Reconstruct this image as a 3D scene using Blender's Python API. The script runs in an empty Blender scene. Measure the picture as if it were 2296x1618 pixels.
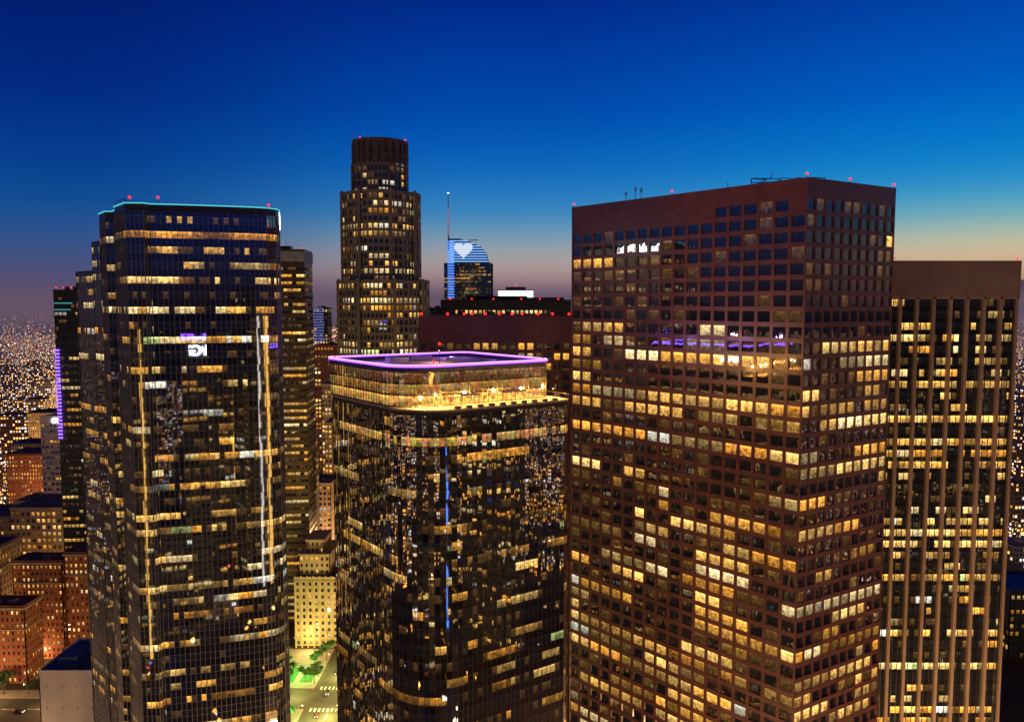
import bpy, math, random
from mathutils import Vector, Matrix
R=random.Random(7)
CAMZ=190.0; PITCH=math.radians(4.2); F=27.44/36
sc=bpy.context.scene
def lin(r,g,b,k=1.0):
    f=lambda c:(c/255/12.92 if c/255<=0.04045 else ((c/255+0.055)/1.055)**2.4)*k
    return (f(r),f(g),f(b),1)
# ---------------------------------------------------------------- materials
def newmat(name):
    m=bpy.data.materials.new(name); m.use_nodes=True
    nt=m.node_tree; nt.nodes.clear()
    out=nt.nodes.new('ShaderNodeOutputMaterial')
    return m,nt,out
def N(nt,t,**k):
    n=nt.nodes.new(t)
    for a,b in k.items(): setattr(n,a,b)
    return n
def math_(nt,op,a,b=None,c=None):
    n=N(nt,'ShaderNodeMath',operation=op)
    for i,v in enumerate((a,b,c)):
        if v is None: continue
        if isinstance(v,(int,float)): n.inputs[i].default_value=v
        else: nt.links.new(v,n.inputs[i])
    return n.outputs[0]
def solid(name,col,rough=0.7,metal=0.0,var=0.25,scale=0.3,spec=0.4,coat=0.0):
    m,nt,out=newmat(name)
    p=N(nt,'ShaderNodeBsdfPrincipled'); p.inputs['Roughness'].default_value=rough
    p.inputs['Metallic'].default_value=metal; p.inputs['Specular IOR Level'].default_value=spec
    p.inputs['Coat Weight'].default_value=coat; p.inputs['Coat Roughness'].default_value=.12
    tc=N(nt,'ShaderNodeTexCoord'); no=N(nt,'ShaderNodeTexNoise'); no.inputs['Scale'].default_value=scale
    no.inputs['Detail'].default_value=6
    nt.links.new(tc.outputs['Object'],no.inputs['Vector'])
    cr=N(nt,'ShaderNodeValToRGB')
    cr.color_ramp.elements[0].position=.3; cr.color_ramp.elements[1].position=.7
    cr.color_ramp.elements[0].color=tuple(c*(1-var) for c in col[:3])+(1,)
    cr.color_ramp.elements[1].color=tuple(c*(1+var) for c in col[:3])+(1,)
    nt.links.new(no.outputs['Fac'],cr.inputs['Fac']); nt.links.new(cr.outputs['Color'],p.inputs['Base Color'])
    nt.links.new(p.outputs[0],out.inputs[0])
    return m
def emit(name,col,s):
    m,nt,out=newmat(name)
    e=N(nt,'ShaderNodeEmission'); e.inputs[0].default_value=tuple(col[:3])+(1,); e.inputs[1].default_value=s
    nt.links.new(e.outputs[0],out.inputs[0]); m.cycles.emission_sampling='NONE'
    return m
def glassmat(name,refl,base,wav,wscale,tint=(0.85,0.9,1.0),rough=0.02,zs=.35,fres=.8):
    m,nt,out=newmat(name); L=nt.links.new
    at=N(nt,'ShaderNodeAttribute',attribute_name='glow')
    tc=N(nt,'ShaderNodeTexCoord'); uv=N(nt,'ShaderNodeUVMap',uv_map='UVMap')
    sep=N(nt,'ShaderNodeSeparateXYZ'); L(uv.outputs[0],sep.inputs[0])
    no=N(nt,'ShaderNodeTexNoise'); no.inputs['Scale'].default_value=1.1; no.inputs['Detail'].default_value=4
    no.inputs['Roughness'].default_value=.7
    L(tc.outputs['Object'],no.inputs['Vector'])
    a=math_(nt,'MULTIPLY_ADD',no.outputs['Fac'],4.2,-1.55)
    a=math_(nt,'ADD',a,math_(nt,'MULTIPLY',sep.outputs[1],.75))
    a=math_(nt,'MINIMUM',math_(nt,'MAXIMUM',a,.10),1.4)
    c=math_(nt,'GREATER_THAN',sep.outputs[1],.78)
    vo=N(nt,'ShaderNodeTexNoise'); vo.inputs['Scale'].default_value=.55
    L(tc.outputs['Object'],vo.inputs['Vector'])
    c=math_(nt,'MULTIPLY',c,math_(nt,'MULTIPLY',math_(nt,'GREATER_THAN',vo.outputs['Fac'],.5),.9))
    a=math_(nt,'ADD',a,c)
    em=N(nt,'ShaderNodeEmission'); L(at.outputs['Color'],em.inputs[0]); L(a,em.inputs[1])
    df=N(nt,'ShaderNodeBsdfDiffuse'); df.inputs[0].default_value=tuple(base)+(1,)
    ad=N(nt,'ShaderNodeAddShader'); L(em.outputs[0],ad.inputs[0]); L(df.outputs[0],ad.inputs[1])
    gl=N(nt,'ShaderNodeBsdfGlossy'); gl.inputs['Roughness'].default_value=rough
    gl.inputs[0].default_value=tuple(tint)+(1,)
    mp=N(nt,'ShaderNodeMapping'); mp.inputs['Scale'].default_value=(wscale,wscale,wscale*zs)
    L(tc.outputs['Object'],mp.inputs[0])
    n2=N(nt,'ShaderNodeTexNoise'); n2.inputs['Scale'].default_value=1; n2.inputs['Detail'].default_value=1.0
    L(mp.outputs[0],n2.inputs['Vector'])
    bu=N(nt,'ShaderNodeBump'); bu.inputs['Distance'].default_value=wav; bu.inputs['Strength'].default_value=1
    L(n2.outputs['Fac'],bu.inputs['Height']); L(bu.outputs[0],gl.inputs['Normal'])
    lw=N(nt,'ShaderNodeLayerWeight'); lw.inputs[0].default_value=.35
    fac=math_(nt,'MULTIPLY_ADD',lw.outputs['Fresnel'],fres,refl); fac=math_(nt,'MINIMUM',fac,.95)
    mx=N(nt,'ShaderNodeMixShader'); L(fac,mx.inputs[0]); L(ad.outputs[0],mx.inputs[1]); L(gl.outputs[0],mx.inputs[2])
    L(mx.outputs[0],out.inputs[0]); m.cycles.emission_sampling='NONE'
    return m
def citymat(name,dens,strength,cw=3.0,ch=3.7):
    m,nt,out=newmat(name); L=nt.links.new
    uv=N(nt,'ShaderNodeUVMap',uv_map='UVMap'); sep=N(nt,'ShaderNodeSeparateXYZ'); L(uv.outputs[0],sep.inputs[0])
    u=math_(nt,'DIVIDE',sep.outputs[0],cw); v=math_(nt,'DIVIDE',sep.outputs[1],ch)
    fu=math_(nt,'FRACT',u); fv=math_(nt,'FRACT',v)
    cu=math_(nt,'FLOOR',u); cv=math_(nt,'FLOOR',v)
    mask=math_(nt,'MULTIPLY',math_(nt,'LESS_THAN',math_(nt,'ABSOLUTE',math_(nt,'SUBTRACT',fu,.5)),.28),
                            math_(nt,'LESS_THAN',math_(nt,'ABSOLUTE',math_(nt,'SUBTRACT',fv,.5)),.25))
    cb=N(nt,'ShaderNodeCombineXYZ'); L(cu,cb.inputs[0]); L(cv,cb.inputs[1])
    wn=N(nt,'ShaderNodeTexWhiteNoise',noise_dimensions='3D'); L(cb.outputs[0],wn.inputs['Vector'])
    lit=math_(nt,'LESS_THAN',wn.outputs['Value'],dens)
    ge=N(nt,'ShaderNodeNewGeometry'); sn=N(nt,'ShaderNodeSeparateXYZ'); L(ge.outputs['Normal'],sn.inputs[0])
    side=math_(nt,'LESS_THAN',math_(nt,'ABSOLUTE',sn.outputs[2]),.5)
    mask=math_(nt,'MULTIPLY',mask,side)
    sw=N(nt,'ShaderNodeSeparateXYZ'); L(wn.outputs['Color'],sw.inputs[0])
    cr=N(nt,'ShaderNodeValToRGB'); e=cr.color_ramp.elements
    e[0].color=(1,.36,.05,1); e[1].color=(1,.7,.35,1); x=e.new(.5); x.color=(1,.5,.13,1); x=e.new(.95); x.color=(.7,.8,1,1)
    L(sw.outputs[1],cr.inputs[0])
    em=N(nt,'ShaderNodeEmission'); L(cr.outputs[0],em.inputs[0])
    L(math_(nt,'MULTIPLY',math_(nt,'MULTIPLY',mask,lit),math_(nt,'MULTIPLY_ADD',sw.outputs[2],strength*1.4,strength*.3)),em.inputs[1])
    p=N(nt,'ShaderNodeBsdfPrincipled'); p.inputs['Roughness'].default_value=.7
    at=N(nt,'ShaderNodeAttribute',attribute_name='glow')
    mc=N(nt,'ShaderNodeMix',data_type='RGBA'); L(mask,mc.inputs[0]); 
    L(at.outputs['Color'],mc.inputs[6]); mc.inputs[7].default_value=(.01,.012,.02,1)
    L(mc.outputs[2],p.inputs['Base Color'])
    ad=N(nt,'ShaderNodeAddShader'); L(em.outputs[0],ad.inputs[0]); L(p.outputs[0],ad.inputs[1]); L(ad.outputs[0],out.inputs[0])
    m.cycles.emission_sampling='NONE'
    return m
def attr_emit(name,k):
    m,nt,out=newmat(name); at=N(nt,'ShaderNodeAttribute',attribute_name='glow')
    e=N(nt,'ShaderNodeEmission'); nt.links.new(at.outputs['Color'],e.inputs[0]); e.inputs[1].default_value=k
    nt.links.new(e.outputs[0],out.inputs[0]); m.cycles.emission_sampling='NONE'; return m

M_granite=solid('red_granite',(.145,.053,.045),.35,var=.25,scale=.5,spec=.6,coat=.25)
M_granite2=solid('dark_red_granite',(.14,.045,.045),.4,var=.25,scale=.5)
M_stone=solid('pale_stone',(.38,.32,.25),.7,var=.12,scale=.2)
M_tstone=solid('grey_tower_stone',(.25,.205,.155),.6,var=.15,scale=.2)
M_beige=solid('beige_stone',(.38,.28,.17),.8,var=.2,scale=.3)
M_conc=solid('warm_concrete',(.34,.25,.18),.8,var=.12,scale=.15)
M_pier=solid('pale_pier_concrete',(.36,.26,.20),.75,var=.12,scale=.15)
M_crownc=solid('brown_crown_concrete',(.24,.17,.14),.75,var=.15,scale=.15)
M_brick=solid('red_brick',(.27,.09,.045),.85,var=.3,scale=.6)
M_white=solid('white_render',(.55,.52,.54),.7,var=.12,scale=.12)
M_dark=solid('dark_metal',(.025,.028,.035),.4,var=.3,scale=1)
M_mull=solid('mullion_metal',(.20,.20,.23),.4,metal=.3,var=.1)
M_mullw=solid('bronze_mullion',(.06,.05,.04),.35,metal=.6,var=.1)
M_bronze=solid('bronze_cladding',(.12,.08,.045),.4,metal=.3,var=.2)
M_roof=solid('roof_membrane',(.12,.10,.10),.9,var=.4,scale=.15)
M_blueroof=solid('blue_roof',(.03,.07,.2),.7,var=.4,scale=.3)
M_steel=solid('steel',(.25,.25,.27),.4,metal=.5)
M_asph=solid('asphalt',(.06,.06,.05),.8,var=.35,scale=.15)
M_pave=solid('pavement_concrete',(.3,.27,.22),.85,var=.15,scale=.3)
M_paint=solid('road_paint',(.75,.75,.7),.7,var=.1)
M_grass=solid('grass',(.05,.14,.03),.9,var=.4,scale=.5)
M_bark=solid('bark',(.09,.06,.04),.9)
M_leaf=solid('foliage',(.04,.09,.025),.7,var=.5,scale=.9)
M_ground=solid('city_ground',(.08,.06,.05),.9,var=.5,scale=.01)
G_left=glassmat('blue_tower_glass',.33,(.008,.011,.02),.006,.25)
G_mid=glassmat('wavy_mirror_glass',.46,(.006,.006,.008),.018,.5,tint=(1,.95,.88),zs=.2)
G_gran=glassmat('dark_window_glass',.30,(.010,.010,.014),.03,.5,tint=(.85,.8,.8),fres=.3)
G_plain=glassmat('office_window_glass',.08,(.015,.015,.02),.02,.5)
E_red=emit('red_beacon',(1,.012,.012),4)
E_purple=emit('purple_led',(.20,.05,1),6)
E_purpler=emit('purple_led_rim',(.20,.05,1),12)
E_teal=emit('teal_led',(.10,.62,.75),1.1)
E_white=emit('white_led',(1,.95,.9),3.0)
E_whiter=emit('bright_white_sign',(1,.95,.95),9)
E_blue=emit('blue_led',(.10,.27,1),1.5)
E_bluel=emit('blue_streak_column',(.05,.17,1),4)
E_gold=emit('gold_lamp',(1,.55,.12),5)
E_goldc=emit('gold_streak_column',(1,.5,.1),3)
E_whitec=emit('white_streak_column',(1,.85,.7),2.2)
E_redc=emit('red_streak_column',(1,.1,.03),3)
E_head=emit('headlight',(1,.95,.8),9)
E_tail=emit('taillight',(1,.05,.02),6)

# ---------------------------------------------------------------- mesh helpers
def mkobj(name,verts,faces,mat,parent=None,base=(0,0,0),uvs=None,glow=None,label=None,cat=None,kind=None,smooth=False,group=None):
    me=bpy.data.meshes.new(name)
    bx,by,bz=base
    me.from_pydata([(v[0]-bx,v[1]-by,v[2]-bz) for v in verts],[],faces)
    if uvs is not None:
        l=me.uv_layers.new(name='UVMap'); flat=[]
        for q in uvs:
            for p in q: flat+=[p[0],p[1]]
        l.data.foreach_set('uv',flat)
    if glow is not None:
        a=me.attributes.new('glow','FLOAT_COLOR','CORNER'); flat=[]
        for f,g in zip(faces,glow):
            for _ in f: flat+=[g[0],g[1],g[2],1]
        a.data.foreach_set('color',flat)
    me.materials.append(mat)
    if smooth:
        for p in me.polygons: p.use_smooth=True
    me.update()
    ob=bpy.data.objects.new(name,me); sc.collection.objects.link(ob)
    if parent: ob.parent=parent
    else: ob.location=base
    if label: ob['label']=label
    if cat: ob['category']=cat
    if kind: ob['kind']=kind
    if group: ob['group']=group
    return ob
def empty(name,loc,label,cat,group=None):
    e=bpy.data.objects.new(name,None); e.location=loc; e.empty_display_size=5; sc.collection.objects.link(e)
    e['label']=label; e['category']=cat
    if group: e['group']=group
    return e
class Geo:
    def __init__(s): s.v=[]; s.f=[]
    def quad(s,a,b,c,d):
        i=len(s.v); s.v+=[a,b,c,d]; s.f.append((i,i+1,i+2,i+3))
    def hexa(s,lo,hi):
        i=len(s.v); s.v+=list(lo)+list(hi)
        s.f+=[(i+3,i+2,i+1,i),(i+4,i+5,i+6,i+7)]
        for k in range(4):
            j=(k+1)%4; s.f.append((i+k,i+j,i+4+j,i+4+k))
    def box(s,x0,x1,y0,y1,z0,z1):
        s.hexa([(x0,y0,z0),(x1,y0,z0),(x1,y1,z0),(x0,y1,z0)],[(x0,y0,z1),(x1,y0,z1),(x1,y1,z1),(x0,y1,z1)])
    def rbox(s,cx,cy,a,w,d,z0,z1):
        c,n=math.cos(a),math.sin(a)
        P=[(cx+c*x-n*y,cy+n*x+c*y) for x,y in((-w/2,-d/2),(w/2,-d/2),(w/2,d/2),(-w/2,d/2))]
        s.hexa([(x,y,z0) for x,y in P],[(x,y,z1) for x,y in P])
    def wbox(s,p,u,n,s0,s1,d0,d1,z0,z1):
        pts=[(p[0]+u[0]*a+n[0]*b,p[1]+u[1]*a+n[1]*b) for a,b in((s0,d1),(s1,d1),(s1,d0),(s0,d0))]
        s.hexa([(x,y,z0) for x,y in pts],[(x,y,z1) for x,y in pts])
    def tube(s,a,b,r,n=6,r2=None):
        a=Vector(a); b=Vector(b); d=(b-a).normalized(); r2=r if r2 is None else r2
        x=d.orthogonal().normalized(); y=d.cross(x); i=len(s.v)
        for p,rr in((a,r),(b,r2)):
            for k in range(n):
                t=2*math.pi*k/n; s.v.append(tuple(p+x*math.cos(t)*rr+y*math.sin(t)*rr))
        for k in range(n):
            j=(k+1)%n; s.f.append((i+k,i+j,i+n+j,i+n+k))
        s.f.append(tuple(i+k for k in reversed(range(n)))); s.f.append(tuple(i+n+k for k in range(n)))
    def ball(s,c,r,n=8,m=5):
        i=len(s.v)
        for a in range(1,m):
            th=math.pi*a/m
            for k in range(n):
                t=2*math.pi*k/n; s.v.append((c[0]+r*math.sin(th)*math.cos(t),c[1]+r*math.sin(th)*math.sin(t),c[2]+r*math.cos(th)))
        top=len(s.v); s.v.append((c[0],c[1],c[2]+r)); s.v.append((c[0],c[1],c[2]-r))
        for a in range(m-2):
            for k in range(n):
                j=(k+1)%n; s.f.append((i+a*n+k,i+(a+1)*n+k,i+(a+1)*n+j,i+a*n+j))
        for k in range(n):
            j=(k+1)%n; s.f.append((top,i+k,i+j)); s.f.append((top+1,i+(m-2)*n+j,i+(m-2)*n+k))
    def prism(s,poly,z0,z1,top=True):
        i=len(s.v); n=len(poly)
        s.v+=[(x,y,z0) for x,y in poly]+[(x,y,z1) for x,y in poly]
        for k in range(n):
            j=(k+1)%n; s.f.append((i+k,i+j,i+n+j,i+n+k))
        if top: s.f.append(tuple(i+n+k for k in range(n)))
    def ring(s,poly,w,z0,z1):
        inn=inset(poly,w); n=len(poly); i=len(s.v)
        s.v+=[(x,y,z0) for x,y in poly]+[(x,y,z1) for x,y in poly]+[(x,y,z0) for x,y in inn]+[(x,y,z1) for x,y in inn]
        for k in range(n):
            j=(k+1)%n
            s.f+=[(i+k,i+j,i+n+j,i+n+k),(i+n+k,i+n+j,i+3*n+j,i+3*n+k),(i+3*n+k,i+3*n+j,i+2*n+j,i+2*n+k),(i+2*n+k,i+2*n+j,i+j,i+k)]
    def meander(s,x0,x1,y,z0,z1,step,h):
        i=len(s.v); z=z0; side=0; pts=[]
        while z<z1:
            a,b=(x0,x1) if side==0 else (x1,x0); pts+=[(a,z),(b,z)]; z+=step; side^=1
        for x,z in pts: s.v+=[(x,y,z),(x,y,z+h)]
        for k in range(len(pts)-1): 
            j=i+2*k; s.f.append((j,j+2,j+3,j+1))
def inset(poly,d):
    n=len(poly); out=[]
    for k in range(n):
        p0=Vector(poly[k-1]); p1=Vector(poly[k]); p2=Vector(poly[(k+1)%n])
        a=(p1-p0).normalized(); b=(p2-p1).normalized()
        na=Vector((-a.y,a.x)); nb=Vector((-b.y,b.x)); m=(na+nb); m=m/max(m.length_squared/2,.3)
        q=p1+m*d; out.append((q.x,q.y))
    return out
def roundpoly(pts,rad,seg=2.6):
    out=[]; n=len(pts)
    for k in range(n):
        p0=Vector(pts[k-1]); p=Vector(pts[k]); p2=Vector(pts[(k+1)%n]); r=rad[k]
        if r<=0: out.append((p.x,p.y)); continue
        a=(p0-p).normalized(); b=(p2-p).normalized(); ang=a.angle(b); t=r/math.tan(ang/2)
        s=p+a*t; e=p+b*t; c=p+(a+b).normalized()*(r/math.sin(ang/2))
        a0=math.atan2(s.y-c.y,s.x-c.x); a1=math.atan2(e.y-c.y,e.x-c.x)
        while a1<a0: a1+=2*math.pi
        m=max(2,round((a1-a0)*r/seg))
        for i in range(m+1):
            t=a0+(a1-a0)*i/m; out.append((c.x+r*math.cos(t),c.y+r*math.sin(t)))
    return out
def project(p):
    x,y,z=p[0],p[1],p[2]-CAMZ
    d=y*math.cos(PITCH)-z*math.sin(PITCH); v=y*math.sin(PITCH)+z*math.cos(PITCH)
    if d<1: return None
    return (.5+x/d*F, .5-v/d*F*1024/721, d)
WARM=[(1,.46,.07),(1,.52,.11),(1,.58,.15),(1,.64,.2),(1,.74,.34),(1,.40,.05)]
def litmap(nf,nb,dens,rr,fl=(.15,.5,.9,1,1.2,2.6),mx=6,smin=.35,smax=1.9,odd=.03):
    out=[]
    for f in range(nf):
        d=(dens(f/max(nf-1,1)) if callable(dens) else dens)*rr.choice(fl); row=[]; base=rr.choice(WARM); fk=rr.uniform(.7,1.2)
        while len(row)<nb:
            n=rr.randint(1,mx); on=rr.random()<d; c=base if rr.random()<.6 else rr.choice(WARM)
            if rr.random()<odd: c=rr.choice([(.6,.75,.25),(.95,.9,.7),(.95,.9,.7),(.95,.9,.7)])
            k=rr.uniform(smin,smax)*fk
            for i in range(n):
                q=k*rr.uniform(.5,1.3)
                if on and rr.random()<.93: row.append(tuple(x*q for x in c))
                else:
                    w=rr.random()
                    row.append((.10,.05,.012) if w<.18 else (.004,.004,.004))
        out.append(row)
    return out
class Bld:
    def __init__(s,name,label,cat,base,seed=1):
        s.e=empty(name,base,label,cat); s.base=base
        s.wall=Geo(); s.win=[]; s.span=[]; s.fin=Geo(); s.rr=random.Random(seed); s.s=0
    def facade(s,p0,p1,z0,z1,pw,fh,ww=.7,wh=.62,depth=.35,lit=None,mode='punched',mask=None,jit=0.0,cjit=0.0,vj=1.0,finp=.12,row0=0,finw=.06):
        p0=Vector(p0); p1=Vector(p1); L=(p1-p0).length; u=(p1-p0)/L; n=Vector((u.y,-u.x)); 
        cols=max(1,round(L/pw)); cw=L/cols; rows=int(round((z1-z0)/fh)); fh=(z1-z0)/rows
        facing=(p0.x+p1.x)/2*n.x+(p0.y+p1.y)/2*n.y<0
        rr=s.rr
        def P(a,d,z): return (p0.x+u.x*a+n.x*d,p0.y+u.y*a+n.y*d,z)
        gw=cw*ww; gh=fh*wh; sill=(fh-gh)*.5
        if mode=='punched':
            for c in range(cols+1):
                a=c*cw; s.wall.wbox(p0,u,n,max(0,a-(cw-gw)/2),min(L,a+(cw-gw)/2),-depth-.1,0,z0,z1)
            for r in range(rows+1):
                z=z0+r*fh; s.wall.wbox(p0,u,n,0.002,L-.002,-depth-.1,-.025,max(z0+.001,z-(fh-gh)/2),min(z1-.001,z+(fh-gh)/2))
        cj=[(rr.uniform(-cjit,cjit),rr.uniform(-cjit,cjit)) for _ in range(cols)]
        for r in range(rows):
            row=lit[min(r+row0,len(lit)-1)] if lit else None
            for c in range(cols):
                a0=c*cw+(cw-gw)/2; a1=a0+gw; b0=z0+r*fh+sill; b1=b0+gh
                if mask and not mask(rows-1-r,c,cols):
                    s.wall.quad(P(a0-.01,-.03,b0-.01),P(a1+.01,-.03,b0-.01),P(a1+.01,-.03,b1+.01),P(a0-.01,-.03,b1+.01)); continue
                dd=-depth; ca,cb=cj[c]
                j=[rr.uniform(-jit,jit) for _ in range(3)]; j[2]*=vj
                q=[P(a0,dd+ca+j[0],b0),P(a1,dd+cb+j[1],b0),P(a1,dd+cb+j[1]+j[2],b1),P(a0,dd+ca+j[0]+j[2],b1)]
                g=row[int((s.s+(a0+a1)/2)/pw)%len(row)] if row else (0,0,0)
                s.win.append((q,g,facing))
                if mode=='curtain':
                    j=[rr.uniform(-jit,jit) for _ in range(3)]; j[2]*=vj
                    t0=b1; t1=min(b0+fh,z1)
                    s.span.append([P(a0,dd+ca+j[0],t0),P(a1,dd+cb+j[1],t0),P(a1,dd+cb+j[1]+j[2],t1),P(a0,dd+ca+j[0]+j[2],t1)])
        if mode=='curtain':
            s.span.append([P(0,-depth,z0),P(L,-depth,z0),P(L,-depth,z0+sill),P(0,-depth,z0+sill)])
            for c in range(cols):
                s.fin.wbox(p0,u,n,c*cw-finw/2,c*cw+finw/2,-depth-.08,-depth+finp,z0,z1)
            for r in range(rows):
                zb=z0+r*fh+sill
                s.fin.wbox(p0,u,n,0,L,-depth-.08,-depth+finp*.4,zb-.03,zb+.03)
                s.fin.wbox(p0,u,n,0,L,-depth-.08,-depth+finp*.4,zb+gh-.03,zb+gh+.03)
            s.wall.quad(P(0,-depth-.2,z0),P(L,-depth-.2,z0),P(L,-depth-.2,z1),P(0,-depth-.2,z1))
        s.s+=L
    def tower(s,poly,z0,z1,**k):
        s.s=0
        for i in range(len(poly)):
            s.facade(poly[i],poly[(i+1)%len(poly)],z0,z1,**k)
    def finish(s,wallmat,glass,nwin=0,finmat=None,spanmat=None,wname='wall'):
        b=s.base
        if s.wall.f: mkobj(wname,s.wall.v,s.wall.f,wallmat,s.e,b)
        if s.fin.f: mkobj('mullion_grid',s.fin.v,s.fin.f,finmat or M_mull,s.e,b)
        UV=[(0,0),(1,0),(1,1),(0,1)]
        if s.span:
            g=Geo(); 
            for q in s.span: g.quad(*q)
            mkobj('spandrel_glass',g.v,g.f,spanmat or glass,s.e,b,uvs=[UV]*len(g.f),glow=[(0,0,0)]*len(g.f))
        sc_=[]
        for i,(q,gl,fc) in enumerate(s.win):
            if not fc: continue
            c=[sum(p[k] for p in q)/4 for k in range(3)]; pr=project(c)
            if pr and 0.01<pr[0]<.99 and 0.01<pr[1]<.99: sc_.append((pr[2]-8*min(1,sum(gl)),i))
        sc_.sort(); pick=set(i for _,i in sc_[:nwin])
        g=Geo(); gg=[]
        for i,(q,gl,fc) in enumerate(s.win):
            if i in pick:
                mkobj('window',q,[(0,1,2,3)],glass,s.e,b,uvs=[UV],glow=[gl])
            else: g.quad(*q); gg.append(gl)
        if g.f: mkobj('window_rows',g.v,g.f,glass,s.e,b,uvs=[UV]*len(g.f),glow=gg,kind='stuff')
    def part(s,name,g,mat,label=None,smooth=False):
        return mkobj(name,g.v,g.f,mat,s.e,s.base,label=label,smooth=smooth)
    def beacon(s,x,y,z,h=1.2,r=.45):
        r*=.85
        g=Geo(); g.tube((x,y,z),(x,y,z+h),.08); s.part('beacon_post',g,M_dark)
        g=Geo(); g.ball((x,y,z+h+r*.8),r); s.part('beacon_light',g,E_red,smooth=True)
def sign(T,text,pos,ang,size,mat,label):
    cu=bpy.data.curves.new('sign','FONT'); cu.body=text; cu.size=size; cu.extrude=.15; cu.offset=.03*size; cu.align_x='CENTER'
    to=bpy.data.objects.new('tmp',cu); sc.collection.objects.link(to); bpy.context.view_layer.update()
    me=bpy.data.meshes.new_from_object(to.evaluated_get(bpy.context.evaluated_depsgraph_get())); bpy.data.objects.remove(to)
    me.materials.clear(); me.materials.append(mat); so=bpy.data.objects.new('rooftop_letters',me); sc.collection.objects.link(so); so.parent=T.e
    so.rotation_euler=(math.pi/2,0,ang); so.location=Vector(pos)-Vector(T.base); so['label']=label

# ================================================================ RED GRANITE TOWER
gF,gR,gB,gL=(71,190),(101,208),(74,266),(18.9,249)
T=Bld('granite_office_tower','polished red granite office tower with square punched windows','skyscraper',(66,225,0),3)
zt=219.9; fh=3.9; z1=zt-3.9; rows=55; z0=z1-rows*fh
lm=litmap(rows,60,lambda f:.64-.08*f if f<.87 else .05,T.rr,fl=(.25,.6,.9,1,1.3,1.5),mx=4,smin=.2,smax=1.8)
poly=[gF,gR,gB,gL]; T.s=0
kw=dict(lit=lm,depth=.4,jit=.004)
T.facade(gF,gR,z0,z1,3.5,fh,ww=.84,wh=.70,**kw)
T.facade(gR,gB,z0,z1,4.4,fh,ww=.76,wh=.66,**kw)
T.facade(gB,gL,z0,z1,4.4,fh,ww=.76,wh=.66,**kw)
T.facade(gL,gF,z0,z1,4.35,fh,ww=.80,wh=.70,mask=lambda r,c,n:(r>0 or n-7<c<n-1),**kw)
c=Geo(); c.prism(inset(poly,-.02),z1,zt-.3); c.ring(inset(poly,-.05),.6,zt-.3,zt+.35)
T.part('crown_wall',c,M_granite)
T.finish(M_granite,G_gran,100)
g=Geo(); g.rbox(70,228,.62,30,22,zt-.3,zt+1.0); T.part('roof_penthouse',g,M_roof)
for x,y in((gF[0],gF[1]+.6),(gR[0]-.6,gR[1]),(gL[0]+.6,gL[1]-.3),(44.5,220),(85,198.9)): T.beacon(x,y,zt+.3,.7,.38)
g=Geo(); a=Vector((62,205,zt+.3)); 
for k in range(5):
    p=a+Vector((3.6*k,-.6*k,0))
    g.tube(p,p+Vector((0,0,2.0)),.12); g.tube(p+Vector((0,0,2.0)),p+Vector((3.6,-.6,1.7)),.1)
    g.tube(p,p+Vector((3.6,-.6,1.7)),.08)
g.tube(a+Vector((0,0,1.0)),a+Vector((14,-2.3,1.0)),.12); g.tube(a+Vector((5,0,2.0)),a+Vector((5.5,0,3.6)),.1); g.tube(a+Vector((0,0,2.1)),a+Vector((7,4,2.6)),.1)
T.part('roof_gantry',g,M_steel)
g=Geo()
for x,y,h in((33.9,235,3.5),(36.2,232,4.6),(37.6,230,3.9),(57,209,2.0)):
    g.tube((x,y,zt),(x,y,zt+h),.09)
    if h>3: g.tube((x-.5,y,zt+h*.8),(x+.5,y,zt+h*.8),.07); g.ball((x,y,zt+h*.7),.35)
T.part('roof_antenna',g,M_steel)

# ================================================================ STRIPED TOWER (vertical piers)
T=Bld('pier_office_tower','dark glass tower with pale vertical concrete piers and blank crown','skyscraper',(135,270,0),5)
zt=203.6; z1=zt-11.5; fh=3.75; rows=51; z0=z1-rows*fh
poly=[(108,250),(161.6,250),(160,288),(108,288)]
lm=litmap(rows,110,lambda f:.66 if f<.97 else .1,T.rr,fl=(.08,.2,.5,1,1.3,1.6),mx=3,smin=.3,smax=2.0,odd=.02)
T.tower(poly,z0,z1,pw=1.78,fh=fh,ww=.86,wh=.6,depth=.9,lit=lm,mode='curtain',jit=.008,finw=.2)
c=Geo()
for i in range(4):
    p0=Vector(poly[i]); p1=Vector(poly[(i+1)%4]); L=(p1-p0).length; u=(p1-p0)/L; n=Vector((u.y,-u.x)); m=round(L/5.36)
    for k in range(m+1):
        a=k*L/m; c.wbox(p0,u,n,max(0,a-.5),min(L,a+.5),-1.1,.33,z0,z1)
c.ring(inset(poly,-.33),1.2,z1-.6,z1)
T.part('concrete_pier_frame',c,M_pier)
c=Geo(); c.prism(inset(poly,-.36),z1+.005,zt-.5); c.ring(inset(poly,-.41),.8,zt-.5,zt); T.part('concrete_crown',c,M_crownc)
T.finish(M_dark,G_plain,100,finmat=M_dark)
T.beacon(161,250.3,zt,.4,.35); T.beacon(122,250.3,zt,.4,.2)
g=Geo(); g.tube((125,260,zt-.5),(125,260,zt+2),.15); g.tube((121,260,zt+1.2),(127,260,zt+1.4),.1); T.part('roof_antenna',g,M_steel)

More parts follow.
